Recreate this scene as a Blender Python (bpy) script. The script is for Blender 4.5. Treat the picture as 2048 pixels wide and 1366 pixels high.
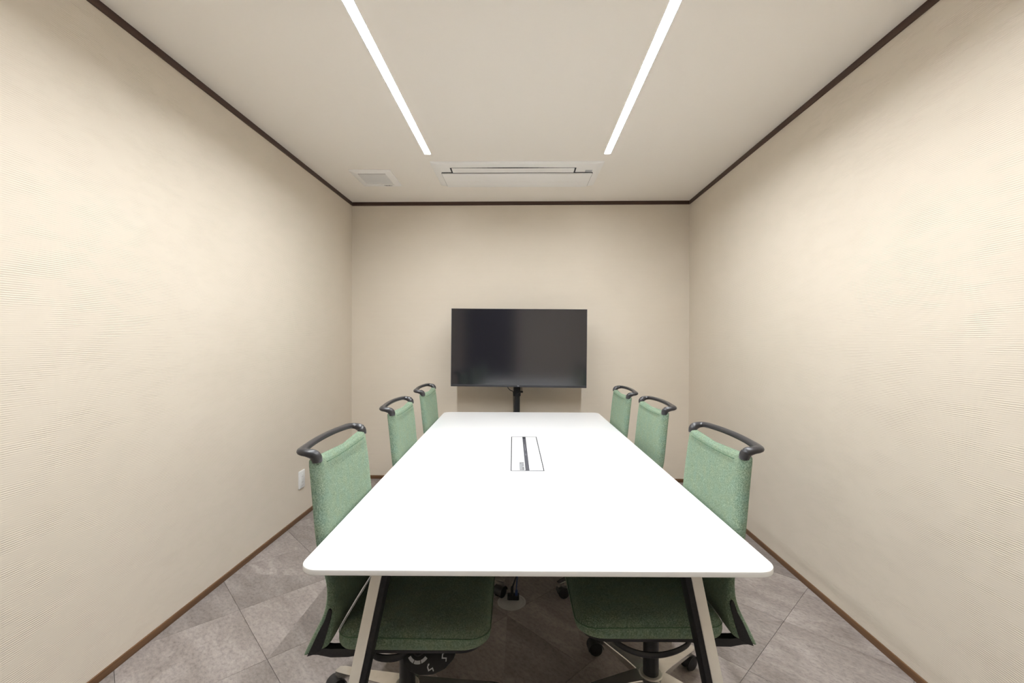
import bpy, bmesh, math, random
from mathutils import Vector, Matrix

for o in list(bpy.data.objects):
    bpy.data.objects.remove(o)
S = bpy.context.scene
COL = S.collection
PI = math.pi
random.seed(7)

# ------------------------------------------------------------------ camera
cam_d = bpy.data.cameras.new('camera')
cam = bpy.data.objects.new('camera', cam_d)
COL.objects.link(cam)
S.camera = cam
cam_d.sensor_width = 36.0
cam_d.lens = 36.0 * 894.76 / 2048.0
cam_d.clip_start = 0.02
CAM_R = Vector((0.99961806, 0.02741320, 0.00349995))
CAM_D = Vector((0.00363018, -0.00470226, -0.99998236))
CAM_F = Vector((-0.02739626, 0.99961313, -0.00479998))
cam.matrix_world = Matrix(((CAM_R.x, -CAM_D.x, -CAM_F.x, 0.0),
                           (CAM_R.y, -CAM_D.y, -CAM_F.y, 0.0),
                           (CAM_R.z, -CAM_D.z, -CAM_F.z, 1.2899),
                           (0, 0, 0, 1)))

# ------------------------------------------------------------------ world, exposure
w = bpy.data.worlds.new('world')
S.world = w
w.use_nodes = True
w.node_tree.nodes['Background'].inputs[0].default_value = (0.5, 0.5, 0.5, 1)
w.node_tree.nodes['Background'].inputs[1].default_value = 0.05
S.view_settings.view_transform = 'Standard'
S.view_settings.look = 'None'
S.view_settings.gamma = 1.0
S.view_settings.use_curve_mapping = False
S.view_settings.exposure = 0.0
STRIP_EMIT = 144.0

# recessed line lights: x, near end, far end
STRIPS = ((-0.6597, 0.16, 3.03), (0.5564, 0.16, 3.045))
# room, metres
XL, XR, YB, YF, ZC = -1.5895, 1.4866, 4.087, -0.9, 2.547

# ------------------------------------------------------------------ materials
MATS = {}


def newmat(name, col=(0.8, 0.8, 0.8), rough=0.5, metal=0.0, spec=0.5, **kw):
    m = bpy.data.materials.new(name)
    m.use_nodes = True
    b = m.node_tree.nodes['Principled BSDF']
    b.inputs['Base Color'].default_value = (*col, 1)
    b.inputs['Roughness'].default_value = rough
    b.inputs['Metallic'].default_value = metal
    b.inputs['Specular IOR Level'].default_value = spec
    for k, v in kw.items():
        b.inputs[k].default_value = v
    MATS[name] = m
    return m


def nd(m, t, **kw):
    n = m.node_tree.nodes.new(t)
    for k, v in kw.items():
        setattr(n, k, v)
    return n


def lk(m, a, b):
    m.node_tree.links.new(a, b)


def bsdf(m):
    return m.node_tree.nodes['Principled BSDF']


def ramp(m, fac, stops):
    r = nd(m, 'ShaderNodeValToRGB')
    while len(r.color_ramp.elements) < len(stops):
        r.color_ramp.elements.new(0.5)
    for e, (p, c) in zip(r.color_ramp.elements, stops):
        e.position = p
        e.color = (*c, 1)
    lk(m, fac, r.inputs[0])
    return r


def noise(m, vec, scale, detail=3.0, rough=0.5):
    n = nd(m, 'ShaderNodeTexNoise')
    n.inputs['Scale'].default_value = scale
    n.inputs['Detail'].default_value = detail
    n.inputs['Roughness'].default_value = rough
    if vec is not None:
        lk(m, vec, n.inputs['Vector'])
    return n


def mth(m, op, a, b=None):
    n = nd(m, 'ShaderNodeMath', operation=op)
    for i, v in enumerate((a, b)):
        if v is None:
            continue
        if isinstance(v, (int, float)):
            n.inputs[i].default_value = v
        else:
            lk(m, v, n.inputs[i])
    return n.outputs[0]


def mapping(m, vec, scale=(1, 1, 1), rot=(0, 0, 0)):
    n = nd(m, 'ShaderNodeMapping')
    n.inputs['Scale'].default_value = scale
    n.inputs['Rotation'].default_value = rot
    lk(m, vec, n.inputs['Vector'])
    return n.outputs[0]


def wall_mat():
    m = newmat('ribbed_wallpaper', rough=0.75, spec=0.25)
    tc = nd(m, 'ShaderNodeTexCoord').outputs['Object']
    sep = nd(m, 'ShaderNodeSeparateXYZ')
    lk(m, tc, sep.inputs[0])
    wob = noise(m, mapping(m, tc, (2.5, 2.5, 2.5)), 1.0, 2.0)
    z = mth(m, 'ADD', mth(m, 'MULTIPLY', sep.outputs[2], 2 * PI / 0.0068), mth(m, 'MULTIPLY', wob.outputs[0], 9.0))
    rib = mth(m, 'SINE', z)
    patch = noise(m, mapping(m, tc, (9.0, 9.0, 22.0)), 1.0, 2.0, 0.6)
    amp = ramp(m, patch.outputs[0], [(0.42, (0.08, 0.08, 0.08)), (0.72, (1, 1, 1))])
    h = mth(m, 'MULTIPLY', rib, amp.outputs[0])
    bp = nd(m, 'ShaderNodeBump')
    bp.inputs['Strength'].default_value = 0.28
    bp.inputs['Distance'].default_value = 0.0022
    lk(m, h, bp.inputs['Height'])
    lk(m, bp.outputs[0], bsdf(m).inputs['Normal'])
    n2 = noise(m, tc, 3.0, 3.0)
    r = ramp(m, n2.outputs[0], [(0.3, (0.735, 0.657, 0.552)), (0.7, (0.755, 0.677, 0.572))])
    lk(m, r.outputs[0], bsdf(m).inputs['Base Color'])
    return m


def ceiling_mat():
    m = newmat('ceiling_paper', (0.905, 0.858, 0.792), rough=0.85, spec=0.2)
    tc = nd(m, 'ShaderNodeTexCoord').outputs['Object']
    n = noise(m, tc, 420.0, 2.0)
    bp = nd(m, 'ShaderNodeBump')
    bp.inputs['Strength'].default_value = 0.08
    bp.inputs['Distance'].default_value = 0.001
    lk(m, n.outputs[0], bp.inputs['Height'])
    lk(m, bp.outputs[0], bsdf(m).inputs['Normal'])
    return m


def wood_mat(name, c0, c1, along):
    m = newmat(name, rough=0.5, spec=0.4)
    tc = nd(m, 'ShaderNodeTexCoord').outputs['Object']
    sc = [90.0, 90.0, 90.0]
    sc['xyz'.index(along)] = 3.0
    n = noise(m, mapping(m, tc, tuple(sc)), 1.0, 4.0)
    r = ramp(m, n.outputs[0], [(0.3, c0), (0.7, c1)])
    lk(m, r.outputs[0], bsdf(m).inputs['Base Color'])
    return m


def tile_mat():
    m = newmat('stone_tile', rough=0.55, spec=0.35)
    tc = nd(m, 'ShaderNodeTexCoord').outputs['Object']
    oi = nd(m, 'ShaderNodeObjectInfo')
    cx = nd(m, 'ShaderNodeCombineXYZ')
    lk(m, mth(m, 'MULTIPLY', oi.outputs['Random'], 37.0), cx.inputs[0])
    lk(m, mth(m, 'MULTIPLY', oi.outputs['Random'], 91.0), cx.inputs[1])
    add = nd(m, 'ShaderNodeVectorMath', operation='ADD')
    lk(m, tc, add.inputs[0])
    lk(m, cx.outputs[0], add.inputs[1])
    v = add.outputs[0]
    rt = mapping(m, v, (1, 1, 1), (0, 0, PI / 4))
    big = noise(m, mapping(m, rt, (2.2, 6.5, 1.0)), 1.0, 4.0, 0.6)
    big.inputs['Distortion'].default_value = 0.9
    fine = noise(m, mapping(m, rt, (45.0, 75.0, 10.0)), 1.0, 6.0, 0.7)
    speck = noise(m, v, 120.0, 2.0, 0.6)
    r1 = ramp(m, big.outputs[0], [(0.28, (0.245, 0.208, 0.192)), (0.5, (0.325, 0.282, 0.262)), (0.70, (0.415, 0.368, 0.345))])
    r2 = ramp(m, fine.outputs[0], [(0.3, (0.68, 0.68, 0.68)), (0.5, (1, 1, 1)), (0.70, (1.22, 1.20, 1.18))])
    mul = nd(m, 'ShaderNodeMix', data_type='RGBA', blend_type='MULTIPLY')
    mul.inputs[0].default_value = 1.0
    lk(m, r1.outputs[0], mul.inputs[6])
    lk(m, r2.outputs[0], mul.inputs[7])
    r3 = ramp(m, speck.outputs[0], [(0.27, (0.55, 0.53, 0.52)), (0.36, (1, 1, 1))])
    mul2 = nd(m, 'ShaderNodeMix', data_type='RGBA', blend_type='MULTIPLY')
    mul2.inputs[0].default_value = 0.8
    lk(m, mul.outputs[2], mul2.inputs[6])
    lk(m, r3.outputs[0], mul2.inputs[7])
    hsv = nd(m, 'ShaderNodeHueSaturation')
    lk(m, mul2.outputs[2], hsv.inputs['Color'])
    lk(m, mth(m, 'ADD', mth(m, 'MULTIPLY', oi.outputs['Random'], 0.22), 0.80), hsv.inputs['Value'])
    lk(m, hsv.outputs[0], bsdf(m).inputs['Base Color'])
    bp = nd(m, 'ShaderNodeBump')
    bp.inputs['Strength'].default_value = 0.35
    bp.inputs['Distance'].default_value = 0.002
    lk(m, fine.outputs[0], bp.inputs['Height'])
    lk(m, bp.outputs[0], bsdf(m).inputs['Normal'])
    return m


def fabric_mat():
    m = newmat('green_woven_fabric', rough=0.9, spec=0.15)
    tc = nd(m, 'ShaderNodeTexCoord').outputs['Object']
    n1 = noise(m, tc, 300.0, 3.0, 0.75)
    n2 = noise(m, tc, 26.0, 3.0, 0.5)
    r = ramp(m, n1.outputs[0], [(0.32, (0.080, 0.124, 0.083)), (0.50, (0.172, 0.242, 0.178)), (0.68, (0.325, 0.400, 0.308))])
    r2 = ramp(m, n2.outputs[0], [(0.3, (0.90, 0.97, 1.0)), (0.7, (1.05, 1.0, 0.92))])
    mul = nd(m, 'ShaderNodeMix', data_type='RGBA', blend_type='MULTIPLY')
    mul.inputs[0].default_value = 1.0
    lk(m, r.outputs[0], mul.inputs[6])
    lk(m, r2.outputs[0], mul.inputs[7])
    lk(m, mul.outputs[2], bsdf(m).inputs['Base Color'])
    # diagonal twill relief
    sep = nd(m, 'ShaderNodeSeparateXYZ')
    lk(m, tc, sep.inputs[0])
    d = mth(m, 'ADD', mth(m, 'ADD', sep.outputs[0], sep.outputs[1]), mth(m, 'MULTIPLY', sep.outputs[2], 1.2))
    tw = mth(m, 'SINE', mth(m, 'MULTIPLY', d, 2 * PI / 0.0040))
    tone = mth(m, 'ADD', mth(m, 'MULTIPLY', tw, 0.16), 0.98)
    hv = nd(m, 'ShaderNodeHueSaturation')
    lk(m, mul.outputs[2], hv.inputs['Color'])
    lk(m, tone, hv.inputs['Value'])
    lk(m, hv.outputs[0], bsdf(m).inputs['Base Color'])
    h = mth(m, 'ADD', mth(m, 'MULTIPLY', tw, 0.5), n1.outputs[0])
    bp = nd(m, 'ShaderNodeBump')
    bp.inputs['Strength'].default_value = 0.55
    bp.inputs['Distance'].default_value = 0.0012
    lk(m, h, bp.inputs['Height'])
    lk(m, bp.outputs[0], bsdf(m).inputs['Normal'])
    bsdf(m).inputs['Sheen Weight'].default_value = 0.25
    bsdf(m).inputs['Sheen Tint'].default_value = (0.75, 0.9, 0.6, 1)
    return m


def speckle(m, c0, c1, scale):
    tc = nd(m, 'ShaderNodeTexCoord').outputs['Object']
    n = noise(m, tc, scale, 3.0)
    r = ramp(m, n.outputs[0], [(0.3, c0), (0.7, c1)])
    lk(m, r.outputs[0], bsdf(m).inputs['Base Color'])
    return m


WALL = wall_mat()
CEIL = ceiling_mat()
CROWN_X = wood_mat('crown_wood_x', (0.050, 0.026, 0.018), (0.075, 0.040, 0.028), 'x')
CROWN_Y = wood_mat('crown_wood_y', (0.050, 0.026, 0.018), (0.075, 0.040, 0.028), 'y')
BASE_X = wood_mat('base_wood_x', (0.125, 0.062, 0.028), (0.175, 0.090, 0.042), 'x')
BASE_Y = wood_mat('base_wood_y', (0.125, 0.062, 0.028), (0.175, 0.090, 0.042), 'y')
DOORM = wood_mat('dark_door_wood', (0.030, 0.024, 0.022), (0.050, 0.040, 0.036), 'z')
TILE = tile_mat()
SUB = speckle(newmat('joint_filler', rough=0.9), (0.06, 0.05, 0.045), (0.10, 0.085, 0.075), 60)
FAB = fabric_mat()
SEAM = newmat('green_seam_thread', (0.07, 0.14, 0.075), rough=0.9)
TABLE = speckle(newmat('white_laminate', rough=0.38, spec=0.4), (0.82, 0.82, 0.83), (0.83, 0.83, 0.835), 5)
EDGE = speckle(newmat('table_edge_band', rough=0.45), (0.70, 0.69, 0.67), (0.74, 0.73, 0.71), 8)
LEGW = speckle(newmat('leg_painted_white', rough=0.4), (0.83, 0.80, 0.73), (0.86, 0.83, 0.76), 30)
BLACKP = speckle(newmat('black_plastic', rough=0.42, spec=0.45), (0.010, 0.010, 0.012), (0.016, 0.016, 0.018), 150)
BLACKM = speckle(newmat('matte_black', rough=0.65, spec=0.3), (0.012, 0.012, 0.014), (0.020, 0.020, 0.022), 150)
HANDLE = speckle(newmat('charcoal_handle_plastic', rough=0.33, spec=0.6), (0.022, 0.021, 0.024), (0.030, 0.029, 0.032), 250)
ALU = speckle(newmat('polished_aluminium', rough=0.24, metal=0.85), (0.72, 0.70, 0.67), (0.80, 0.78, 0.75), 40)
SATIN = speckle(newmat('satin_aluminium', rough=0.4, metal=0.6), (0.62, 0.59, 0.53), (0.68, 0.65, 0.59), 60)
STEEL = speckle(newmat('brushed_steel', rough=0.35, metal=0.9), (0.40, 0.39, 0.38), (0.48, 0.47, 0.46), 200)
PLATE = speckle(newmat('floor_plate_metal', rough=0.45, metal=0.2), (0.50, 0.49, 0.475), (0.56, 0.55, 0.53), 200)
PLASTW = speckle(newmat('white_plastic', rough=0.4), (0.79, 0.79, 0.785), (0.81, 0.81, 0.805), 20)
ACM = speckle(newmat('ac_ivory_plastic', rough=0.45), (0.93, 0.92, 0.90), (0.94, 0.93, 0.91), 12)
VENTM = speckle(newmat('vent_plastic', rough=0.5), (0.92, 0.905, 0.88), (0.93, 0.915, 0.89), 20)
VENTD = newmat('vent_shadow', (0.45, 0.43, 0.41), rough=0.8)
GAP = newmat('dark_gap', (0.012, 0.016, 0.022), rough=0.6)
GREY = newmat('grey_window', (0.42, 0.44, 0.47), rough=0.25)
STRIPG = newmat('brush_slot_grey', (0.055, 0.055, 0.068), rough=0.6)
PRINT = newmat('white_print', (0.55, 0.57, 0.60), rough=0.5)
STICK = newmat('sticker_grey', (0.16, 0.16, 0.17), rough=0.5)
SCREEN = newmat('screen_glass', (0.011, 0.011, 0.016), rough=0.13, spec=1.0)
BEZEL = newmat('tv_bezel', (0.030, 0.030, 0.036), rough=0.38, spec=0.5)
BLUE = newmat('blue_cable', (0.015, 0.035, 0.12), rough=0.5)
EMIT = newmat('led_diffuser', (0.9, 0.9, 0.9), rough=0.5)
bsdf(EMIT).inputs['Emission Color'].default_value = (0.935, 0.972, 1.0, 1)
bsdf(EMIT).inputs['Emission Strength'].default_value = STRIP_EMIT


# ------------------------------------------------------------------ mesh helpers
def mesh_from(bm, name, sharp=35):
    bmesh.ops.recalc_face_normals(bm, faces=bm.faces[:])
    me = bpy.data.meshes.new(name)
    bm.to_mesh(me)
    bm.free()
    for p in me.polygons:
        p.use_smooth = True
    me.set_sharp_from_angle(angle=math.radians(sharp))
    return me


def obj(name, bm, mat, parent=None, sharp=35, loc=None, rot=None):
    me = bm if isinstance(bm, bpy.types.Mesh) else mesh_from(bm, name, sharp)
    if not me.materials:
        me.materials.append(mat)
    o = bpy.data.objects.new(name, me)
    COL.objects.link(o)
    if parent is not None:
        o.parent = parent
    if loc is not None:
        o.location = loc
    if rot is not None:
        o.rotation_euler = rot
    return o


def tag(o, label, cat, group=None):
    o['label'] = label
    o['category'] = cat
    if group:
        o['group'] = group
    return o


def thing(name, label, cat, loc=(0, 0, 0), rz=0.0, group=None):
    o = bpy.data.objects.new(name, None)
    o.empty_display_size = 0.1
    COL.objects.link(o)
    o.location = loc
    o.rotation_euler = (0, 0, rz)
    return tag(o, label, cat, group)


def struct(o):
    o['kind'] = 'structure'
    return o


def copy_tree(o, parent=None):
    c = o.copy()
    COL.objects.link(c)
    c.parent = parent
    for ch in list(o.children):
        copy_tree(ch, c)
    return c


def box(bm, x0, x1, y0, y1, z0, z1, bev=0.0, seg=2, M=None):
    r = bmesh.ops.create_cube(bm, size=1.0)
    vs = r['verts']
    for v in vs:
        v.co = Vector((x0 + (v.co.x + 0.5) * (x1 - x0), y0 + (v.co.y + 0.5) * (y1 - y0), z0 + (v.co.z + 0.5) * (z1 - z0)))
        if M is not None:
            v.co = M @ v.co
    if bev > 0:
        es = list({e for v in vs for e in v.link_edges})
        bmesh.ops.bevel(bm, geom=es, offset=bev, segments=seg, profile=0.5, affect='EDGES', clamp_overlap=True)
    return bm


def bxm(*a, **k):
    return box(bmesh.new(), *a, **k)


def cyl(bm, p0, p1, r0, r1=None, n=20, bev=0.0):
    """capped cylinder between two points"""
    r1 = r0 if r1 is None else r1
    p0, p1 = Vector(p0), Vector(p1)
    ax = (p1 - p0).normalized()
    a = ax.orthogonal().normalized()
    b = ax.cross(a)
    rings = []
    L = (p1 - p0).length
    st = [(0, r0), (L, r1)]
    if bev > 0:
        st = [(0, r0 - bev), (bev, r0), (L - bev, r1), (L, r1 - bev)]
    for t, r in st:
        rings.append([bm.verts.new(p0 + ax * t + (a * math.cos(2 * PI * i / n) + b * math.sin(2 * PI * i / n)) * r) for i in range(n)])
    for q in range(len(rings) - 1):
        for i in range(n):
            bm.faces.new((rings[q][i], rings[q][(i + 1) % n], rings[q + 1][(i + 1) % n], rings[q + 1][i]))
    bm.faces.new(rings[0])
    bm.faces.new(rings[-1])
    return bm


def loft(bm, rings, caps=True):
    vr = [[bm.verts.new(p) for p in r] for r in rings]
    n = len(vr[0])
    for q in range(len(vr) - 1):
        for i in range(n):
            bm.faces.new((vr[q][i], vr[q][(i + 1) % n], vr[q + 1][(i + 1) % n], vr[q + 1][i]))
    if caps:
        bm.faces.new(vr[0])
        bm.faces.new(vr[-1])
    return bm


def prism(bm, pts, z0, z1):
    """extrude a closed xy polygon"""
    return loft(bm, [[Vector((x, y, z0)) for x, y in pts], [Vector((x, y, z1)) for x, y in pts]])


def catmull(pts, per=8):
    pts = [Vector(p) for p in pts]
    out = []
    for i in range(len(pts) - 1):
        p0 = pts[max(i - 1, 0)]
        p1, p2 = pts[i], pts[i + 1]
        p3 = pts[min(i + 2, len(pts) - 1)]
        for k in range(per):
            t = k / per
            out.append(0.5 * ((2 * p1) + (p2 - p0) * t + (2 * p0 - 5 * p1 + 4 * p2 - p3) * t * t + (3 * p1 - p0 - 3 * p2 + p3) * t ** 3))
    out.append(pts[-1])
    return out


def sweep(bm, path, rad, n=10, up=Vector((0, 0, 1))):
    """tube along a path; rad = float or list of (r_side, r_up)"""
    rings = []
    m = len(path)
    for i, p in enumerate(path):
        t = (path[min(i + 1, m - 1)] - path[max(i - 1, 0)]).normalized()
        s = t.cross(up)
        if s.length < 1e-4:
            s = t.orthogonal()
        s.normalize()
        u = s.cross(t).normalized()
        rs, ru = (rad, rad) if isinstance(rad, (int, float)) else rad[i]
        rings.append([p + s * rs * math.cos(2 * PI * k / n) + u * ru * math.sin(2 * PI * k / n) for k in range(n)])
    return loft(bm, rings)


def rrect(x0, x1, y0, y1, r, n=6):
    pts = []
    for cx, cy, a in ((x1 - r, y1 - r, 0), (x0 + r, y1 - r, PI / 2), (x0 + r, y0 + r, PI), (x1 - r, y0 + r, 1.5 * PI)):
        for k in range(n + 1):
            t = a + PI / 2 * k / n
            pts.append((cx + r * math.cos(t), cy + r * math.sin(t)))
    return pts


# ------------------------------------------------------------------ room shell
def room():
    T = 0.1
    struct(obj('wall_left', bxm(XL - T, XL - 0.004, YF - T, YB + T, -0.05, ZC + 0.05), WALL))
    struct(obj('wall_right', bxm(XR + 0.004, XR + T, YF - T, YB + T, -0.05, ZC + 0.05), WALL))
    struct(obj('wall_back', bxm(XL - 0.004, XR + 0.004, YB + 0.004, YB + T, -0.05, ZC + 0.05), WALL))
    struct(obj('wall_front', bxm(XL - 0.004, XR + 0.004, YF - T, YF - 0.004, -0.05, ZC + 0.05), WALL))
    # ceiling slab with two long slots for the recessed line lights
    xs = [XL - 0.01]
    for lx, a, b in STRIPS:
        xs += [lx - 0.0235, lx + 0.0235]
    xs.append(XR + 0.01)
    ys = [YF - 0.01] + sorted({v for _, a, b in STRIPS for v in (a - 0.003, b + 0.003)}) + [YB + 0.01]
    cb = bmesh.new()
    vv = [[cb.verts.new((x, y, ZC)) for y in ys] for x in xs]
    for i in range(len(xs) - 1):
        for j in range(len(ys) - 1):
            mx, my = (xs[i] + xs[i + 1]) / 2, (ys[j] + ys[j + 1]) / 2
            if any(abs(mx - lx) < 0.02 and a < my < b for lx, a, b in STRIPS):
                continue
            cb.faces.new((vv[i][j], vv[i + 1][j], vv[i + 1][j + 1], vv[i][j + 1]))
    ex = bmesh.ops.extrude_face_region(cb, geom=cb.faces[:])
    bmesh.ops.translate(cb, verts=[g for g in ex['geom'] if isinstance(g, bmesh.types.BMVert)], vec=(0, 0, 0.08))
    struct(obj('ceiling', cb, CEIL))
    # crown trim and baseboards
    zt = 2.515
    struct(obj('trim_1', bxm(XL - 0.006, XL + 0.004, YF, YB, zt, ZC + 0.001, bev=0.001), CROWN_Y))
    struct(obj('trim_2', bxm(XR - 0.004, XR + 0.006, YF, YB, zt, ZC + 0.001, bev=0.001), CROWN_Y))
    struct(obj('trim_3', bxm(XL, XR, YB - 0.004, YB + 0.006, zt, ZC + 0.001, bev=0.001), CROWN_X))
    struct(obj('trim_4', bxm(XL, XR, YF - 0.006, YF + 0.004, zt, ZC + 0.001, bev=0.001), CROWN_X))
    zb = 0.031
    struct(obj('baseboard_left', bxm(XL - 0.006, XL + 0.003, YF, YB, -0.002, zb, bev=0.0012), BASE_Y))
    struct(obj('baseboard_right', bxm(XR - 0.003, XR + 0.006, YF, YB, -0.002, zb, bev=0.0012), BASE_Y))
    struct(obj('baseboard_back', bxm(XL, XR, YB - 0.003, YB + 0.006, -0.002, zb, bev=0.0012), BASE_X))
    struct(obj('baseboard_front', bxm(-0.22, XR, YF - 0.006, YF + 0.003, -0.002, zb, bev=0.0012), BASE_X))
    # door behind the camera (a guess, added for the dark area in the screen's reflection)
    d = struct(obj('door_1', bxm(-1.20, -0.30, YF - 0.03, YF + 0.02, 0.0, 2.12, bev=0.003), DOORM))
    fr = bmesh.new()
    box(fr, -1.25, -1.20, YF - 0.03, YF + 0.035, 0, 2.17, bev=0.002)
    box(fr, -0.30, -0.25, YF - 0.03, YF + 0.035, 0, 2.17, bev=0.002)
    box(fr, -1.25, -0.25, YF - 0.03, YF + 0.035, 2.12, 2.17, bev=0.002)
    obj('door_frame', fr, DOORM, d)
    h = bmesh.new()
    cyl(h, (-0.37, YF + 0.02, 1.0), (-0.37, YF + 0.065, 1.0), 0.011)
    cyl(h, (-0.37, YF + 0.06, 1.0), (-0.49, YF + 0.06, 1.0), 0.010, bev=0.002)
    obj('door_handle', h, STEEL, d)


def clip_poly(pts, x0, x1, y0, y1):
    def cl(ps, inside, inter):
        out = []
        for i in range(len(ps)):
            a, b = ps[i - 1], ps[i]
            ia, ib = inside(a), inside(b)
            if ib:
                if not ia:
                    out.append(inter(a, b))
                out.append(b)
            elif ia:
                out.append(inter(a, b))
        return out

    def ix(v):
        return lambda a, b: (v, a[1] + (b[1] - a[1]) * (v - a[0]) / (b[0] - a[0]))

    def iy(v):
        return lambda a, b: (a[0] + (b[0] - a[0]) * (v - a[1]) / (b[1] - a[1]), v)
    for ins, it in ((lambda p: p[0] >= x0, ix(x0)), (lambda p: p[0] <= x1, ix(x1)), (lambda p: p[1] >= y0, iy(y0)), (lambda p: p[1] <= y1, iy(y1))):
        if pts:
            pts = cl(pts, ins, it)
    return pts


def floor():
    f = struct(obj('floor', bxm(XL - 0.01, XR + 0.01, YF - 0.01, YB + 0.01, -0.06, -0.0035), SUB))
    st = 0.636
    g = 0.0011
    rnd = random.Random(21)
    for i in range(-6, 10):
        for j in range(-6, 12):
            s0, s1 = 0.10 + i * st + g, 0.10 + (i + 1) * st - g
            c0, c1 = 0.249 + j * st + g, 0.249 + (j + 1) * st - g
            P = [((s - c) / 2, (s + c) / 2) for s, c in ((s0, c0), (s1, c0), (s1, c1), (s0, c1))]
            # P[0]=bottom? corners: right/bottom order along the diagonal lines
            mode = rnd.choice((0, 1, 2, 3))
            cen = (sum(p[0] for p in P) / 4, sum(p[1] for p in P) / 4)
            if mode == 0:
                polys = [P]
            elif mode == 1:
                polys = [[P[0], P[1], P[2]], [P[0], P[2], P[3]]]
            elif mode == 2:
                polys = [[P[0], P[1], P[3]], [P[1], P[2], P[3]]]
            else:
                k = rnd.randrange(4)
                a, b, c, d = P[k], P[(k + 1) % 4], P[(k + 2) % 4], P[(k + 3) % 4]
                polys = [[a, b, cen], [b, c, d, cen], [a, cen, d]]
            for q in polys:
                q = clip_poly(q, XL - 0.002, XR + 0.002, YF - 0.002, YB + 0.002)
                if len(q) < 3:
                    continue
                area = abs(sum(q[k - 1][0] * q[k][1] - q[k][0] * q[k - 1][1] for k in range(len(q)))) / 2
                if area < 1e-4:
                    continue
                obj('tile', prism(bmesh.new(), q, -0.0045, 0.0), TILE, f)


room()
floor()


# ------------------------------------------------------------------ ceiling fittings
def ceiling_light(x, y0, y1, label):
    t = thing('ceiling_light', label, 'ceiling light', ((x), (y0 + y1) / 2, ZC), 0, 'line lights in the ceiling')
    L = (y1 - y0) / 2
    fr = bmesh.new()
    box(fr, -0.0235, -0.0205, -L - 0.003, L + 0.003, -0.0012, 0.03)
    box(fr, 0.0205, 0.0235, -L - 0.003, L + 0.003, -0.0012, 0.03)
    box(fr, -0.0235, 0.0235, -L - 0.003, -L, -0.0012, 0.03)
    box(fr, -0.0235, 0.0235, L, L + 0.003, -0.0012, 0.03)
    obj('housing', fr, PLASTW, t)
    ring = []
    for yy in (-L, L):
        pr = [(-0.0205, 0.020), (-0.0205, 0.0085), (0.0205, 0.0085), (0.0205, 0.020)]
        ring.append([Vector((px, yy, pz)) for px, pz in pr])
    obj('diffuser', loft(bmesh.new(), ring), EMIT, t)


ceiling_light(*STRIPS[0], 'slim glowing LED line light ending beside the square ceiling vent')
ceiling_light(*STRIPS[1], 'slim glowing LED line light ending by the grey sensor window of the air conditioner')


def air_conditioner():
    cx, cy = -0.060, 3.400
    t = thing('air_conditioner', 'ivory one-way ceiling cassette air conditioner set flush above the television', 'air conditioner', (cx, cy, ZC), 0.012)
    hx, hy = 0.619, 0.240
    # frame: sloping edge to a flat face
    rings = []
    for (ix, iy, z) in ((0, 0, 0.003), (0, 0, -0.003), (0.012, 0.004, -0.009), (0.055, 0.012, -0.016), (0.062, 0.014, -0.0165)):
        rings.append([Vector((x, y, z)) for x, y in rrect(-hx + ix, hx - ix, -hy + iy, hy - iy, 0.006, 3)])
    obj('frame', loft(bmesh.new(), rings), ACM, t, sharp=25)
    # groove
    g = bmesh.new()
    box(g, -0.561, 0.561, -0.074, -0.060, -0.0185, -0.012)
    obj('groove', g, GAP, t)
    for sx in (-1, 1):
        obj('panel_gap', bxm(sx * 0.5625 - 0.0018, sx * 0.5625 + 0.0018, -0.060, 0.222, -0.0172, -0.012), GAP, t)
    # intake panel
    p = bmesh.new()
    box(p, -0.5605, 0.5605, -0.060, 0.226, -0.026, -0.008, bev=0.004, seg=3)
    ip = obj('intake_panel', p, ACM, t)
    obj('panel_step', bxm(-0.556, 0.556, 0.10, 0.104, -0.0268, -0.020, bev=0.0006), VENTM, ip)
    # louvre flap with dark side gaps
    g2 = bmesh.new()
    box(g2, -0.486, -0.474, -0.160, -0.066, -0.0185, -0.012)
    box(g2, 0.418, 0.430, -0.160, -0.066, -0.0185, -0.012)
    # bowed slot at the far side of the flap
    n = 24
    for k in range(n):
        x0 = -0.474 + 0.892 * k / n
        x1 = -0.474 + 0.892 * (k + 1) / n
        wd = 0.003 + 0.011 * math.sin(PI * (k + 0.5) / n) ** 3
        box(g2, x0, x1, -0.160 - wd / 2, -0.160 + wd / 2, -0.0180, -0.012)
    obj('louvre_gap', g2, GAP, t)
    rings = []
    for x in (-0.474, 0.418):
        prof = [(-0.152, -0.012), (-0.152, -0.018), (-0.14, -0.0205), (-0.112, -0.0225), (-0.11, -0.021), (-0.107, -0.0225), (-0.079, -0.022), (-0.075, -0.019), (-0.075, -0.012)]
        rings.append([Vector((x, y, z)) for y, z in prof])
    obj('louvre', loft(bmesh.new(), rings), ACM, t, sharp=50)
    obj('sensor_window', bxm(0.503, 0.553, -0.112, -0.076, -0.0185, -0.014, bev=0.0008), GREY, t)


air_conditioner()


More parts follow.
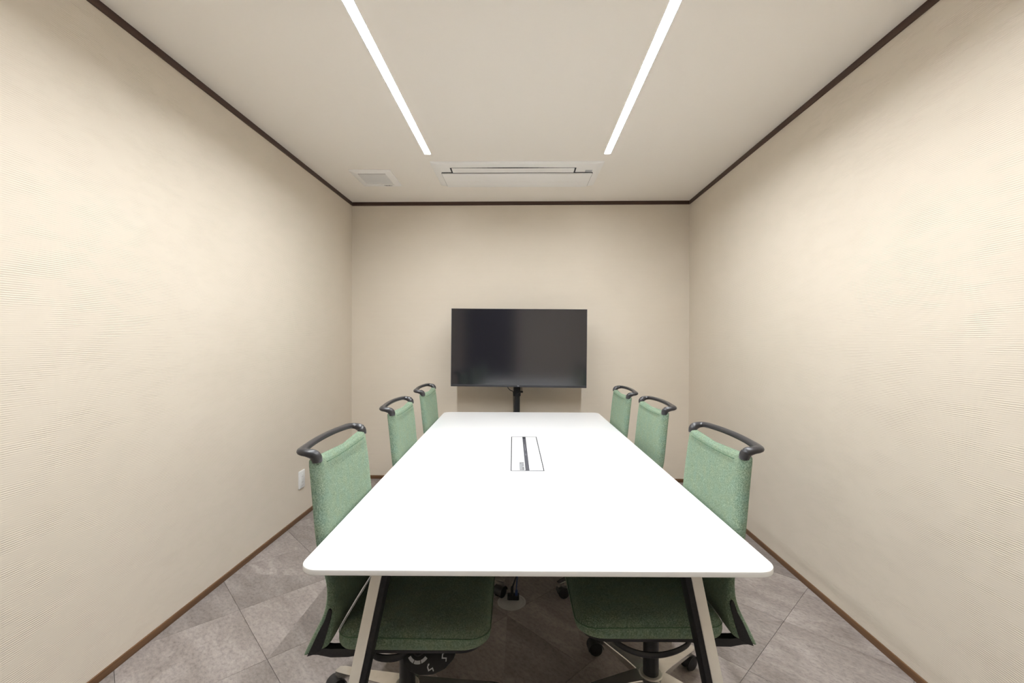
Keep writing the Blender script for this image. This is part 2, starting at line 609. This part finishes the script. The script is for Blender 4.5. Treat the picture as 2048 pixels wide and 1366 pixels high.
def ceiling_vent():
    t = thing('ceiling_vent', 'square white exhaust vent with fine slats in the ceiling', 'vent', (-1.158, 3.467, ZC), 0.01)
    rings = []
    for (i, z) in ((0, 0.002), (0, -0.006), (0.012, -0.012), (0.048, -0.0145), (0.0485, -0.010)):
        rings.append([Vector((x, y, z)) for x, y in rrect(-0.155 + i, 0.155 - i, -0.174 + i, 0.174 - i, 0.006, 3)])
    obj('frame', loft(bmesh.new(), rings), VENTM, t, sharp=30)
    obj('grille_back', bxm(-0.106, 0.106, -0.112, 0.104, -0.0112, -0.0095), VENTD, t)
    sl = mesh_from(bxm(-0.106, 0.106, -0.0037, 0.0037, -0.0018, 0.0018, bev=0.0006, seg=1), 'slat')
    for k in range(19):
        obj('slat', sl, VENTM, t, loc=(0, -0.106 + k * 0.01145, -0.0135), rot=(0.35, 0, 0))
    mk = bmesh.new()
    for k, (x0, x1, y0, y1) in enumerate(((0.02, 0.05, 0.132, 0.136), (0.03, 0.085, 0.138, 0.143), (0.055, 0.07, 0.130, 0.135))):
        box(mk, x0, x1, y0, y1, -0.0150, -0.0140)
    obj('marking', mk, STICK, t)


ceiling_vent()


def wall_outlet():
    t = thing('wall_outlet', 'white double power outlet on the beige wall near the floor', 'outlet', (XL - 0.004, 3.153, 0.285), 0)
    obj('cover_plate', bxm(0, 0.010, -0.040, 0.040, -0.062, 0.062, bev=0.003, seg=3), PLASTW, t)
    ins = obj('socket_insert', bxm(0.008, 0.0118, -0.016, 0.016, -0.040, 0.040, bev=0.001), PLASTW, t)
    for zc in (-0.02, 0.02):
        s = bmesh.new()
        for dy in (-0.0064, 0.0064):
            box(s, 0.0115, 0.0120, dy - 0.001, dy + 0.001, zc - 0.004, zc + 0.004)
        obj('socket_slot', s, GAP, ins)
    obj('cover_rim', bxm(0.009, 0.0106, -0.019, 0.019, -0.046, -0.0445), VENTD, t)


wall_outlet()


# ------------------------------------------------------------------ table
TROT = 0.0245
TCX, TCY = 0.0075, 2.2998


def table():
    t = thing('meeting_table', 'long white rectangular meeting table with rounded corners and slanted legs', 'table', (TCX, TCY, 0), TROT)
    rings = []
    for (i, z) in ((0.030, 0.698), (0.030, 0.6995), (0.004, 0.7050), (0.0006, 0.7058), (0.0, 0.7065), (0.0, 0.7175), (0.0008, 0.7192), (0.0025, 0.7200)):
        rings.append([Vector((x, y, z)) for x, y in rrect(-0.6 + i, 0.6 - i, -1.2 + i, 1.2 - i, 0.052 - i * 0.6, 10)])
    top = obj('tabletop', loft(bmesh.new(), rings), TABLE, t, sharp=40)
    me = top.data
    me.materials.append(EDGE)
    me.materials.append(BLACKM)
    for p in me.polygons:
        zc = sum(me.vertices[v].co.z for v in p.vertices) / len(p.vertices)
        if zc < 0.7055:
            p.material_index = 2
        elif zc < 0.7185:
            p.material_index = 1
    # legs: splayed sideways, white face with a black inner channel
    def leg(sx, sy):
        bm = bmesh.new()
        wx, dy = 0.0145, 0.030
        y0 = sy * 1.075
        cx_t, cx_b = sx * 0.420, sx * 0.566
        rings = []
        for z, cx in ((0.698, cx_t), (0.0, cx_b)):
            rings.append([Vector((x, y, z)) for x, y in rrect(cx - wx, cx + wx, y0 - dy, y0 + dy, 0.003, 2)])
        lg = obj('leg', loft(bm, rings), LEGW, t)
        rings = []
        for z, cx in ((0.697, cx_t - sx * 0.0215), (0.001, cx_b - sx * 0.0215)):
            rings.append([Vector((x, y, z)) for x, y in rrect(cx - 0.0085, cx + 0.0085, y0 - dy + 0.003, y0 + dy - 0.003, 0.002, 2)])
        obj('inner_channel', loft(bmesh.new(), rings), BLACKM, lg)
    for sx in (-1, 1):
        for sy in (-1, 1):
            leg(sx, sy)
    for sy in (-1, 1):
        obj('crossbar', bxm(-0.42, 0.42, sy * 1.075 - 0.022, sy * 1.075 + 0.022, 0.655, 0.699, bev=0.003), BLACKM, t)
    for sx in (-1, 1):
        obj('side_rail', bxm(sx * 0.30 - 0.02, sx * 0.30 + 0.02, -1.06, 1.06, 0.662, 0.699, bev=0.003), BLACKM, t)
    # wiring port in the middle of the top
    px, py = 0.0, -0.025
    w2, l2 = 0.0735, 0.338
    port = obj('wiring_port', None or _port_frame(px, py, w2, l2), GAP, t)
    for sx in (-1, 1):
        xa, xb = (px - w2 + 0.004, px - 0.0095) if sx < 0 else (px + 0.0095, px + w2 - 0.004)
        obj('lid', bxm(xa, xb, py - l2 + 0.004, py + l2 - 0.004, 0.7120, 0.7206, bev=0.0012), PLASTW, port)
    slot = obj('brush_slot', bxm(px - 0.0092, px + 0.0092, py - l2 + 0.004, py + l2 - 0.004, 0.7120, 0.7204, bev=0.0006), STRIPG, port)
    obj('end_cap', bxm(px - 0.0092, px + 0.0092, py + l2 - 0.05, py + l2 - 0.004, 0.7140, 0.7207, bev=0.0005), GAP, port)
    mk = bmesh.new()
    box(mk, px - 0.0015, px + 0.0005, py + 0.02, py + 0.15, 0.7200, 0.72055)
    box(mk, px - 0.0012, px + 0.0012, py - 0.08, py - 0.045, 0.7200, 0.72055)
    obj('slot_print', mk, GREY, port)
    # small printed sticker on one lid (code omitted)
    sx0 = px - 0.034
    obj('sticker', bxm(sx0, sx0 + 0.021, py - l2 + 0.010, py - l2 + 0.135, 0.7203, 0.72085), STICK, port)
    pr = bmesh.new()
    for k in range(5):
        x = sx0 + 0.002 + k * 0.0022
        box(pr, x, x + 0.0007, py - l2 + 0.016 + 0.004 * (k % 2), py - l2 + 0.128 - 0.008 * ((k * 3) % 4), 0.7208, 0.72095)
    box(pr, sx0 + 0.0145, sx0 + 0.0185, py - l2 + 0.060, py - l2 + 0.078, 0.7208, 0.72095)
    box(pr, sx0 + 0.0145, sx0 + 0.0195, py - l2 + 0.100, py - l2 + 0.112, 0.7208, 0.72095)
    obj('sticker_print', pr, PRINT, port)
    # wire tray below the port
    tr = bmesh.new()
    box(tr, -0.075, 0.075, py - 0.34, py + 0.34, 0.600, 0.606)
    box(tr, -0.078, -0.072, py - 0.34, py + 0.34, 0.600, 0.699)
    box(tr, 0.072, 0.078, py - 0.34, py + 0.34, 0.600, 0.699)
    obj('wire_tray', tr, BLACKM, t)


def _port_frame(px, py, w2, l2):
    bm = bmesh.new()
    box(bm, px - w2, px + w2, py - l2, py - l2 + 0.0050, 0.700, 0.7212, bev=0.0005, seg=1)
    box(bm, px - w2, px + w2, py + l2 - 0.0050, py + l2, 0.700, 0.7212, bev=0.0005, seg=1)
    box(bm, px - w2, px - w2 + 0.0042, py - l2, py + l2, 0.700, 0.7212, bev=0.0005, seg=1)
    box(bm, px + w2 - 0.0042, px + w2, py - l2, py + l2, 0.700, 0.7212, bev=0.0005, seg=1)
    box(bm, px - w2, px + w2, py - l2, py + l2, 0.700, 0.7125)
    return bm


table()


# ------------------------------------------------------------------ chairs
def backrest_mesh():
    secs = [(-0.236, 0.9425, -0.212, 0.9425, 0.202),
            (-0.2415, 0.939, -0.2055, 0.939, 0.2095),
            (-0.242, 0.930, -0.204, 0.930, 0.2125),
            (-0.236, 0.896, -0.1985, 0.896, 0.215),
            (-0.225, 0.809, -0.190, 0.809, 0.221),
            (-0.2145, 0.72, -0.1845, 0.72, 0.226),
            (-0.2085, 0.68, -0.180, 0.68, 0.228),
            (-0.182, 0.606, -0.157, 0.606, 0.231),
            (-0.177, 0.576, -0.154, 0.570, 0.232),
            (-0.178, 0.541, -0.152, 0.530, 0.233),
            (-0.184, 0.510, -0.151, 0.505, 0.234),
            (-0.196, 0.481, -0.153, 0.480, 0.235),
            (-0.219, 0.439, -0.157, 0.445, 0.237),
            (-0.236, 0.402, -0.163, 0.424, 0.238),
            (-0.244, 0.385, -0.168, 0.414, 0.238),
            (-0.243, 0.3825, -0.172, 0.411, 0.2365)]
    # resample smoothly along the profile
    rings = []
    for si, (xr, zr, xf, zf, hw) in enumerate(secs):
        th = xf - xr
        pts = []
        # unit cross-section (u: 0 rear .. 1 front, y)
        prof = []
        ny = 9
        for k in range(ny):
            prof.append((0.0, -hw + 0.004 + (2 * hw - 0.008) * k / (ny - 1)))
        prof += [(0.10, hw - 0.0005), (0.35, hw), (0.62, hw - 0.003), (0.82, hw - 0.011), (0.95, hw - 0.024)]
        for k in range(ny):
            prof.append((1.0, (hw - 0.040) - (2 * hw - 0.080) * k / (ny - 1)))
        prof += [(0.95, -hw + 0.024), (0.82, -hw + 0.011), (0.62, -hw + 0.003), (0.35, -hw), (0.10, -hw + 0.0005)]
        sq = (1.0, 1.0, 1.0, 1.0, 1.0, 1.0, 1.0, 0.85, 0.65, 0.4, 0.25, 0.2, 0.2, 0.2, 0.2, 0.2)[si]
        prof = [(u, math.copysign(hw - (hw - abs(y)) * (sq if u >= 0.6 and abs(y) > hw - 0.03 else 1.0), y)) for u, y in prof]
        for u, y in prof:
            q = 1 - (y / hw) ** 2
            x = xr + u * th - 0.006 * q
            if si < 4:
                x += (1 - u) * 0.019 * min(1.0, 3.0 * q) * (1, 1, 0.9, 0.35)[si]
            z = zr + (zf - zr) * u
            if si < 4:
                z -= 0.012 * q * (1.0, 1.0, 0.9, 0.4)[si]
            pts.append(Vector((x, y, z)))
        rings.append(pts)
    return loft(bmesh.new(), rings)


def seat_outline(x0, x1, y0, y1, rr, rf, n=8):
    pts = []
    for cx, cy, a, r in ((x1 - rf, y1 - rf, 0, rf), (x0 + rr, y1 - rr, PI / 2, rr), (x0 + rr, y0 + rr, PI, rr), (x1 - rf, y0 + rf, 1.5 * PI, rf)):
        for k in range(n + 1):
            t = a + PI / 2 * k / n
            pts.append((cx + r * math.cos(t), cy + r * math.sin(t)))
    return pts


def seat_mesh(scale=1.0):
    """cushion: stacked rounded outlines, soft top"""
    rings = []
    for (i, z) in ((0.030, 0.394), (0.012, 0.398), (0.003, 0.408), (0.0, 0.422), (0.002, 0.438), (0.010, 0.450), (0.026, 0.458), (0.055, 0.462), (0.11, 0.463), (0.16, 0.4625)):
        pl = seat_outline(-0.151 + i, 0.300 - i, -0.240 + i, 0.240 - i, max(0.038 - i * 0.2, 0.012), max(0.070 - i * 0.3, 0.02))
        out = []
        for x, y in pl:
            zz = z
            f = max(0.0, (x - 0.19) / 0.11)
            zz -= 0.020 * f * f * (z - 0.39) / 0.07            # waterfall front
            r = max(0.0, (-x - 0.02) / 0.13)
            zz += 0.010 * r * r * (z - 0.39) / 0.07            # raised rear
            xx = x
            if x > 0.1:
                xx = x - 0.020 * (y / 0.24) ** 2               # bowed front edge
            out.append(Vector((xx, y, zz)))
        rings.append(out)
    return loft(bmesh.new(), rings)


def handle_mesh():
    half = [((-0.221, 0.196, 0.930), 0.0165, 0.016),
            ((-0.222, 0.197, 0.942), 0.0165, 0.0165),
            ((-0.229, 0.199, 0.9515), 0.0155, 0.015),
            ((-0.246, 0.2015, 0.957), 0.0150, 0.0115),
            ((-0.262, 0.197, 0.959), 0.0165, 0.0105),
            ((-0.269, 0.178, 0.9605), 0.0150, 0.0105),
            ((-0.273, 0.140, 0.962), 0.0125, 0.0100),
            ((-0.278, 0.075, 0.9635), 0.0112, 0.0098),
            ((-0.280, 0.0, 0.964), 0.0110, 0.0098)]
    pts = [h[0] for h in half] + [(x, -y, z) for (x, y, z), a, b in half[-2::-1]]
    rads = [(h[1], h[2]) for h in half] + [(a, b) for p, a, b in half[-2::-1]]
    path = catmull(pts, 4)
    rr = []
    m = len(rads)
    for i in range(len(path)):
        t = min(i / 4, m - 1.0001)
        k = int(t)
        f = t - k
        rr.append((rads[k][0] * (1 - f) + rads[k + 1][0] * f, rads[k][1] * (1 - f) + rads[k + 1][1] * f))
    # up-vector: world up, except at the posts where the tube is vertical
    bm = bmesh.new()
    rings = []
    n = 12
    prev_s = None
    for i, p in enumerate(path):
        t = (path[min(i + 1, len(path) - 1)] - path[max(i - 1, 0)]).normalized()
        if prev_s is None:
            s = Vector((0, -1, 0)).cross(t)
            s = s - t * s.dot(t)
            s.normalize()
        else:
            s = prev_s - t * prev_s.dot(t)
            s.normalize()
        prev_s = s
        u = t.cross(s).normalized()
        a, b = rr[i]
        # orientation drifts from post to loop; blend by using the horizontal extent
        hor = Vector((t.y, -t.x, 0))
        if hor.length > 0.6:
            s2 = hor.normalized()
            if s2.dot(s) < 0:
                s2 = -s2
            s = s2
            u = t.cross(s).normalized()
            prev_s = s
        rings.append([p + s * a * math.cos(2 * PI * k / n) + u * b * math.sin(2 * PI * k / n) for k in range(n)])
    return loft(bm, rings)


def star_arm_mesh():
    """one base arm along +x: deep at the hub, hollowed flanks, flat top flange"""
    bm = bmesh.new()
    rings = []
    for (x, ht, hb, wt, ww) in ((0.020, 0.128, 0.072, 0.034, 0.020), (0.050, 0.127, 0.074, 0.030, 0.014), (0.100, 0.119, 0.074, 0.026, 0.010),
                                (0.180, 0.104, 0.070, 0.022, 0.009), (0.260, 0.090, 0.064, 0.019, 0.010), (0.300, 0.083, 0.058, 0.017, 0.014), (0.318, 0.078, 0.058, 0.013, 0.012)):
        rings.append([Vector((x, y, z)) for y, z in ((-wt, ht - 0.003), (-wt + 0.002, ht), (wt - 0.002, ht), (wt, ht - 0.003), (wt - 0.002, ht - 0.007), (ww, ht - 0.014), (ww, hb), (-ww, hb), (-ww, ht - 0.014), (-wt + 0.002, ht - 0.007))])
    return loft(bm, rings)


def caster(parent):
    """twin wheel caster centred under its stem, forked; origin at the stem on the floor"""
    f = bmesh.new()
    cyl(f, (0, 0, 0.040), (0, 0, 0.066), 0.008, n=12)
    box(f, -0.006, 0.030, -0.005, 0.005, 0.020, 0.050, bev=0.003)
    c = obj('caster', f, BLACKP, parent)
    wm = bmesh.new()
    prof = [(0.0, 0.008), (0.0, 0.022), (0.003, 0.0265), (0.009, 0.0275), (0.014, 0.025), (0.016, 0.019), (0.016, 0.006)]
    n = 22
    rings = []
    for yy, r in prof:
        rings.append([Vector((r * math.cos(2 * PI * k / n), yy, r * math.sin(2 * PI * k / n))) for k in range(n)])
    loft(wm, rings)
    me = mesh_from(wm, 'wheel')
    obj('wheel', me, BLACKP, c, loc=(0.016, 0.006, 0.0275))
    obj('wheel', me, BLACKP, c, loc=(0.016, -0.006, 0.0275), rot=(0, 0, PI))
    hd = bmesh.new()
    rings = []
    for y in (-0.024, 0.024):
        rings.append([Vector((0.016 + r * math.cos(a), y * s, 0.0275 + r * math.sin(a))) for r, a, s in
                      [(0.031, PI * k / 8 - 0.1, 1.0) for k in range(9)] + [(0.0285, PI * (8 - k) / 8 - 0.1, 1.0) for k in range(9)]])
    loft(hd, rings)
    obj('hood', hd, BLACKP, c)
    return c


def make_chair():
    t = thing('swivel_chair', '-', 'chair', (0, 0, 0), 0, 'green swivel chairs round the meeting table')
    # backrest
    b = obj('backrest', backrest_mesh(), FAB, t, sharp=60)
    md = b.modifiers.new('s', 'SUBSURF')
    md.levels = 1
    md.render_levels = 1
    # stitched seam below the top edge
    pts = []
    for k in range(25):
        y = -0.165 + 0.33 * k / 24
        q = 1 - (y / 0.213) ** 2
        pts.append(Vector((-0.2050 - 0.006 * q + 0.0042, y, 0.9265 - 0.0108 * q)))
    obj('seam', sweep(bmesh.new(), pts, 0.0011, 6), SEAM, b)
    # black side insets of the flared foot
    for s in (-1, 1):
        pl = [(-0.1665, 0.5215), (-0.1690, 0.5195), (-0.1715, 0.513), (-0.179, 0.490), (-0.1975, 0.455), (-0.2155, 0.416), (-0.2285, 0.3885), (-0.210, 0.394), (-0.189, 0.406), (-0.1835, 0.420), (-0.1740, 0.452), (-0.1635, 0.492), (-0.1605, 0.508), (-0.1610, 0.516), (-0.1635, 0.5205)]
        y0, y1 = (0.2285, 0.2395)
        rings = [[Vector((x, s * y0, z)) for x, z in pl], [Vector((x, s * (y1 + (0.5 - z) * 0.004), z)) for x, z in pl]]
        obj('side_inset', loft(bmesh.new(), rings), BLACKM, b)
    obj('back_foot', bxm(-0.232, -0.205, -0.222, 0.222, -0.010, 0.004, bev=0.003, M=Matrix.Translation((0, 0, 0.396)) @ Matrix.Rotation(0, 4, 'Y')), BLACKM, b)
    obj('handle', handle_mesh(), HANDLE, t, sharp=60)
    # seat
    s = obj('seat', seat_mesh(), FAB, t, sharp=60)
    md = s.modifiers.new('s', 'SUBSURF')
    md.levels = 1
    md.render_levels = 1
    sm = [Vector((x - (0.020 * (y / 0.24) ** 2 if x > 0.1 else 0), y, 0.4395 + (0.010 * max(0, (-x - 0.02) / 0.13) ** 2 - 0.020 * max(0, (x - 0.19) / 0.11) ** 2) * 0.7)) for x, y in seat_outline(-0.1495, 0.2985, -0.2385, 0.2385, 0.038, 0.07)]
    sm.append(sm[0].copy())
    obj('piping', sweep(bmesh.new(), sm, 0.0012, 6), SEAM, s)
    rings = []
    for (i, z) in ((0.040, 0.378), (0.022, 0.384), (0.018, 0.394), (0.020, 0.402)):
        rings.append([Vector((x - (0.020 * (y / 0.24) ** 2 if x > 0.1 else 0), y, z)) for x, y in rrect(-0.148 + i, 0.300 - i, -0.240 + i, 0.240 - i, 0.06, 6)])
    obj('seat_shell', loft(bmesh.new(), rings), BLACKP, t)
    # yoke joining shell and backrest
    for sy in (-1, 1):
        rings = []
        for (x, z0, z1, y) in ((-0.05, 0.372, 0.392, 0.185), (-0.12, 0.372, 0.396, 0.205), (-0.165, 0.380, 0.404, 0.218), (-0.200, 0.390, 0.410, 0.222), (-0.222, 0.390, 0.404, 0.222)):
            rings.append([Vector((x, sy * y + dy, z)) for dy, z in ((-0.013, z0), (0.013, z0), (0.013, z1), (-0.013, z1))])
        obj('back_bracket', loft(bmesh.new(), rings), BLACKP, t)
    # tilt mechanism and controls
    mech = bmesh.new()
    box(mech, -0.11, 0.16, -0.075, 0.075, 0.318, 0.385, bev=0.016, seg=3)
    mc = obj('tilt_mechanism', mech, BLACKP, t)
    pan = bmesh.new()
    R3 = Matrix.Translation((0.105, -0.172, 0.338)) @ Matrix.Rotation(math.radians(48), 4, 'X') @ Matrix.Diagonal((1.1, 1.15, 1.0, 1.0))
    dpl = [(-0.075, 0.035), (-0.074, 0.012), (-0.066, -0.012), (-0.048, -0.028), (-0.02, -0.036), (0.015, -0.034), (0.045, -0.022), (0.066, -0.002), (0.075, 0.022), (0.075, 0.035)]
    rings = [[R3 @ Vector((x, y, z)) for x, y in dpl] for z in (-0.008, 0.0)]
    ctl = obj('control_panel', loft(pan, rings), BLACKP, t)
    obj('control_arm', bxm(0.03, 0.18, -0.15, -0.06, 0.342, 0.384, bev=0.006), BLACKP, ctl)
    kn = bmesh.new()
    cyl(kn, R3 @ Vector((-0.03, 0.018, -0.002)), R3 @ Vector((-0.03, 0.018, 0.012)), 0.018, bev=0.003)
    obj('control_dial', kn, BLACKM, ctl)
    for k in range(3):                                     # three-step arc under the dial
        rings = []
        a0 = math.radians(214 + k * 38)
        for z in (-0.0005, 0.0006):
            rings.append([R3 @ Vector((-0.03 + r * math.cos(q), 0.018 + r * math.sin(q), z)) for r, q in
                          [(0.024, a0 + math.radians(34) * j / 5) for j in range(6)] + [(0.032, a0 + math.radians(34) * (5 - j) / 5) for j in range(6)]])
        obj('dial_mark', loft(bmesh.new(), rings), PRINT, ctl)
    fig = [(-0.0075, 0.004), (-0.0075, -0.0055), (0.0035, -0.0055), (0.0035, -0.0115), (0.0062, -0.0115), (0.0062, -0.0028), (-0.0045, -0.0028), (-0.0045, 0.0040), (0.0005, 0.0070), (0.0005, 0.0095), (-0.0030, 0.0095)]
    for cx, cy, q in ((0.006, -0.020, 0.5), (0.042, 0.004, 0.0)):   # seated figure pictograms
        rings = [[R3 @ Vector((cx + x * math.cos(q) - y * math.sin(q), cy + x * math.sin(q) + y * math.cos(q), z)) for x, y in fig] for z in (-0.0005, 0.0006)]
        obj('seat_icon', loft(bmesh.new(), rings), PRINT, ctl)
    obj('panel_mark', bxm(0.022, 0.045, 0.0285, 0.0302, -0.0005, 0.0006, M=R3), PRINT, ctl)
    tl = catmull([(0.045, -0.150, 0.352), (0.01, -0.178, 0.343), (-0.05, -0.182, 0.349), (-0.085, -0.150, 0.366), (-0.09, -0.08, 0.372)], 6)
    obj('tension_lever', sweep(bmesh.new(), tl, [(0.007, 0.011)] * len(tl), 10), BLACKP, t)
    pn = bmesh.new()
    cyl(pn, (-0.075, -0.176, 0.374), (-0.055, -0.186, 0.372), 0.005, n=12)
    obj('lever_pin', pn, ALU, t)
    # lever loop on the other side
    lv = catmull([(0.19, 0.150, 0.372), (0.15, 0.195, 0.356), (0.09, 0.215, 0.345), (0.02, 0.212, 0.344), (-0.05, 0.190, 0.356), (-0.09, 0.140, 0.372)], 6)
    obj('lever_bar', sweep(bmesh.new(), lv, [(0.006, 0.009)] * len(lv), 10), BLACKP, t)
    # column
    cl = bmesh.new()
    cyl(cl, (0, 0, 0.10), (0, 0, 0.255), 0.0265, n=28, bev=0.002)
    cyl(cl, (0, 0, 0.25), (0, 0, 0.33), 0.0215, n=28)
    obj('gas_column', cl, BLACKP, t)
    return t


def make_base(t, ang):
    """star base with casters, turned by ang relative to the seat"""
    hub = bmesh.new()
    cyl(hub, (0, 0, 0.072), (0, 0, 0.131), 0.042, 0.040, n=30, bev=0.003)
    h = obj('star_base', hub, SATIN, t, rot=(0, 0, ang))
    for k in range(5):
        a = 2 * PI * k / 5
        arm = obj('base_arm', BASE['arm'], ALU, h, rot=(0, 0, a))
    for k in range(5):
        a = ang + 2 * PI * k / 5
        c = copy_tree(BASE['caster'], t)
        c.location = (0.305 * math.cos(a), 0.305 * math.sin(a), 0)
        c.rotation_euler = (0, 0, a + CAST_TURN[(k + int(ang * 10)) % 5])


CAST_TURN = (2.1, -0.9, 2.9, 1.2, -2.0)
proto = make_chair()
_tmp = caster(None)
BASE = {'arm': mesh_from(star_arm_mesh(), 'base_arm', 30), 'caster': _tmp}

SPOTS = [  # x, y, rot, base angle (world, degrees), label
    (-0.390, 1.493, TROT, 12, 'green swivel chair on the wall outlet side, at the table end opposite the television'),
    (-0.408, 2.295, TROT, -9, 'green swivel chair in the middle of the row on the wall outlet side'),
    (-0.427, 3.022, TROT, 30, 'green swivel chair on the wall outlet side, nearest the television'),
    (0.445, 1.567, PI + TROT, 44, 'green swivel chair at the table end opposite the television, across from the outlet side'),
    (0.455, 2.375, PI + TROT, 63, 'green swivel chair in the middle of the row opposite the wall outlet side'),
    (0.418, 2.955, PI + TROT - 0.02, 27, 'green swivel chair next to the television, across the table from the outlet side'),
]
roots = []
for i, (x, y, r, ba, lab) in enumerate(SPOTS):
    c = proto if i == 0 else copy_tree(proto)
    roots.append((c, x, y, r, ba, lab))
for c, x, y, r, ba, lab in roots:
    c.location = (x, y, 0)
    c.rotation_euler = (0, 0, r)
    c['label'] = lab
    make_base(c, math.radians(ba) - r)
for ch in list(_tmp.children):
    bpy.data.objects.remove(ch)
bpy.data.objects.remove(_tmp)


# ------------------------------------------------------------------ television and stand
def television():
    W, H = 1.150, 0.663
    cx, cz, y = -0.0495, 1.2165, 3.790
    t = thing('television', 'large black flat screen television on a pole stand by the back wall', 'television', (cx, y, cz - H / 2), 0)
    t.rotation_euler = (0, math.radians(0.33), math.radians(-0.6))
    obj('screen', bxm(-W / 2 + 0.004, W / 2 - 0.004, -0.0005, 0.004, 0.018, H - 0.004), SCREEN, t)
    fr = bmesh.new()
    box(fr, -W / 2, W / 2, -0.003, 0.02, H - 0.004, H, bev=0.0008)
    box(fr, -W / 2, -W / 2 + 0.004, -0.003, 0.02, 0.0, H, bev=0.0008)
    box(fr, W / 2 - 0.004, W / 2, -0.003, 0.02, 0.0, H, bev=0.0008)
    obj('bezel', fr, BEZEL, t)
    bt = obj('bottom_bezel', bxm(-W / 2, W / 2, -0.004, 0.02, 0.0, 0.019, bev=0.0015), BEZEL, t)
    lg = bmesh.new()
    cyl(lg, (-0.004, -0.0046, 0.010), (-0.004, -0.0036, 0.010), 0.0028, n=14)
    box(lg, 0.001, 0.0065, -0.0046, -0.0036, 0.0078, 0.0122)
    obj('emblem', lg, PRINT, bt)
    obj('back_panel', bxm(-W / 2 + 0.002, W / 2 - 0.002, 0.004, 0.022, 0.002, H - 0.002, bev=0.003), BLACKM, t)
    obj('electronics_housing', bxm(-0.38, 0.38, 0.020, 0.062, 0.05, 0.42, bev=0.012, seg=3), BLACKM, t)
    # stand
    px, pyy = -0.0615, 3.898
    s = thing('television_stand', 'black pole stand with a floor base carrying the television', 'stand', (px, pyy, 0), 0)
    p = bmesh.new()
    cyl(p, (0, 0, 0.02), (0, 0, 1.45), 0.0255, n=28)
    obj('pole', p, BLACKP, s)
    cl = bmesh.new()
    cyl(cl, (0, 0, 0.795), (0, 0, 0.875), 0.032, n=28, bev=0.004)
    cyl(cl, (0.028, -0.01, 0.835), (0.050, -0.018, 0.835), 0.009, n=14, bev=0.002)
    obj('clamp_collar', cl, BLACKM, s)
    m = bmesh.new()
    box(m, -0.19, 0.19, -0.046, -0.016, 1.06, 1.10, bev=0.003)
    box(m, -0.19, 0.19, -0.046, -0.016, 1.20, 1.24, bev=0.003)
    box(m, -0.05, 0.05, -0.040, -0.012, 1.02, 1.28, bev=0.003)
    obj('mount_plate', m, BLACKM, s)
    b = bmesh.new()
    prism(b, rrect(-0.36, 0.36, -0.23, 0.17, 0.06, 6), 0.001, 0.014)
    cyl(b, (0, 0, 0.012), (0, 0, 0.05), 0.05, 0.036, n=28)
    obj('floor_base', b, BLACKM, s)
    # cables hanging by the pole
    c1 = catmull([(-0.150, 3.858, 0.90), (-0.140, 3.865, 0.872), (-0.118, 3.871, 0.848), (-0.098, 3.884, 0.838), (-0.093, 3.892, 0.80), (-0.092, 3.895, 0.62), (-0.100, 3.895, 0.30), (-0.115, 3.890, 0.018)], 6)
    tag(obj('cable', sweep(bmesh.new(), c1, 0.0032, 8), BLACKP), 'thin black cable looping below the television beside its pole', 'cable', 'cables by the television pole')
    c2 = catmull([(-0.040, 3.856, 0.90), (-0.024, 3.858, 0.878), (-0.020, 3.860, 0.852), (-0.028, 3.862, 0.836), (-0.045, 3.863, 0.826), (-0.062, 3.8635, 0.815)], 6)
    tag(obj('cable', sweep(bmesh.new(), c2, 0.0028, 8), BLACKP), 'short black cable loop hugging the collar of the television pole', 'cable', 'cables by the television pole')


television()


# ------------------------------------------------------------------ floor outlet and cables under the table
def floor_outlet():
    cx, cy = -0.057, 2.190
    t = thing('floor_outlet', 'round steel floor outlet plate under the meeting table', 'floor outlet', (cx, cy, 0), 0)
    bm = bmesh.new()
    n = 40
    rings = []
    for r, z in ((0.070, 0.0), (0.070, 0.0015), (0.067, 0.003), (0.056, 0.0032), (0.055, 0.0026), (0.053, 0.0032), (0.002, 0.0034)):
        rings.append([Vector((r * math.cos(2 * PI * k / n), r * math.sin(2 * PI * k / n), z)) for k in range(n)])
    obj('cover_plate', loft(bm, rings), PLATE, t)
    obj('outlet_block', bxm(-0.022, 0.036, 0.008, 0.046, 0.002, 0.022, bev=0.004), BLACKM, t)
    obj('plug', bxm(-0.006, 0.008, 0.014, 0.040, 0.020, 0.060, bev=0.004), BLACKP, t)
    obj('connector', bxm(0.016, 0.029, 0.016, 0.030, 0.020, 0.046, bev=0.002), BLUE, t)
    up = 0.600
    a = catmull([(cx + 0.022, cy + 0.023, 0.042), (cx + 0.028, cy + 0.03, 0.12), (cx + 0.055, cy + 0.06, 0.26), (cx + 0.06, cy + 0.10, 0.45), (cx + 0.05, cy + 0.12, up)], 8)
    tag(obj('network_cable', sweep(bmesh.new(), a, 0.0032, 8), BLUE), 'blue network cable rising from the round floor outlet to the table', 'cable')
    b = catmull([(cx + 0.001, cy + 0.027, 0.055), (cx + 0.03, cy + 0.035, 0.13), (cx + 0.085, cy + 0.06, 0.26), (cx + 0.095, cy + 0.09, 0.45), (cx + 0.08, cy + 0.10, up)], 8)
    tag(obj('power_cable', sweep(bmesh.new(), b, 0.0042, 8), BLACKP), 'black power cable rising from the round floor outlet to the table', 'cable')


floor_outlet()
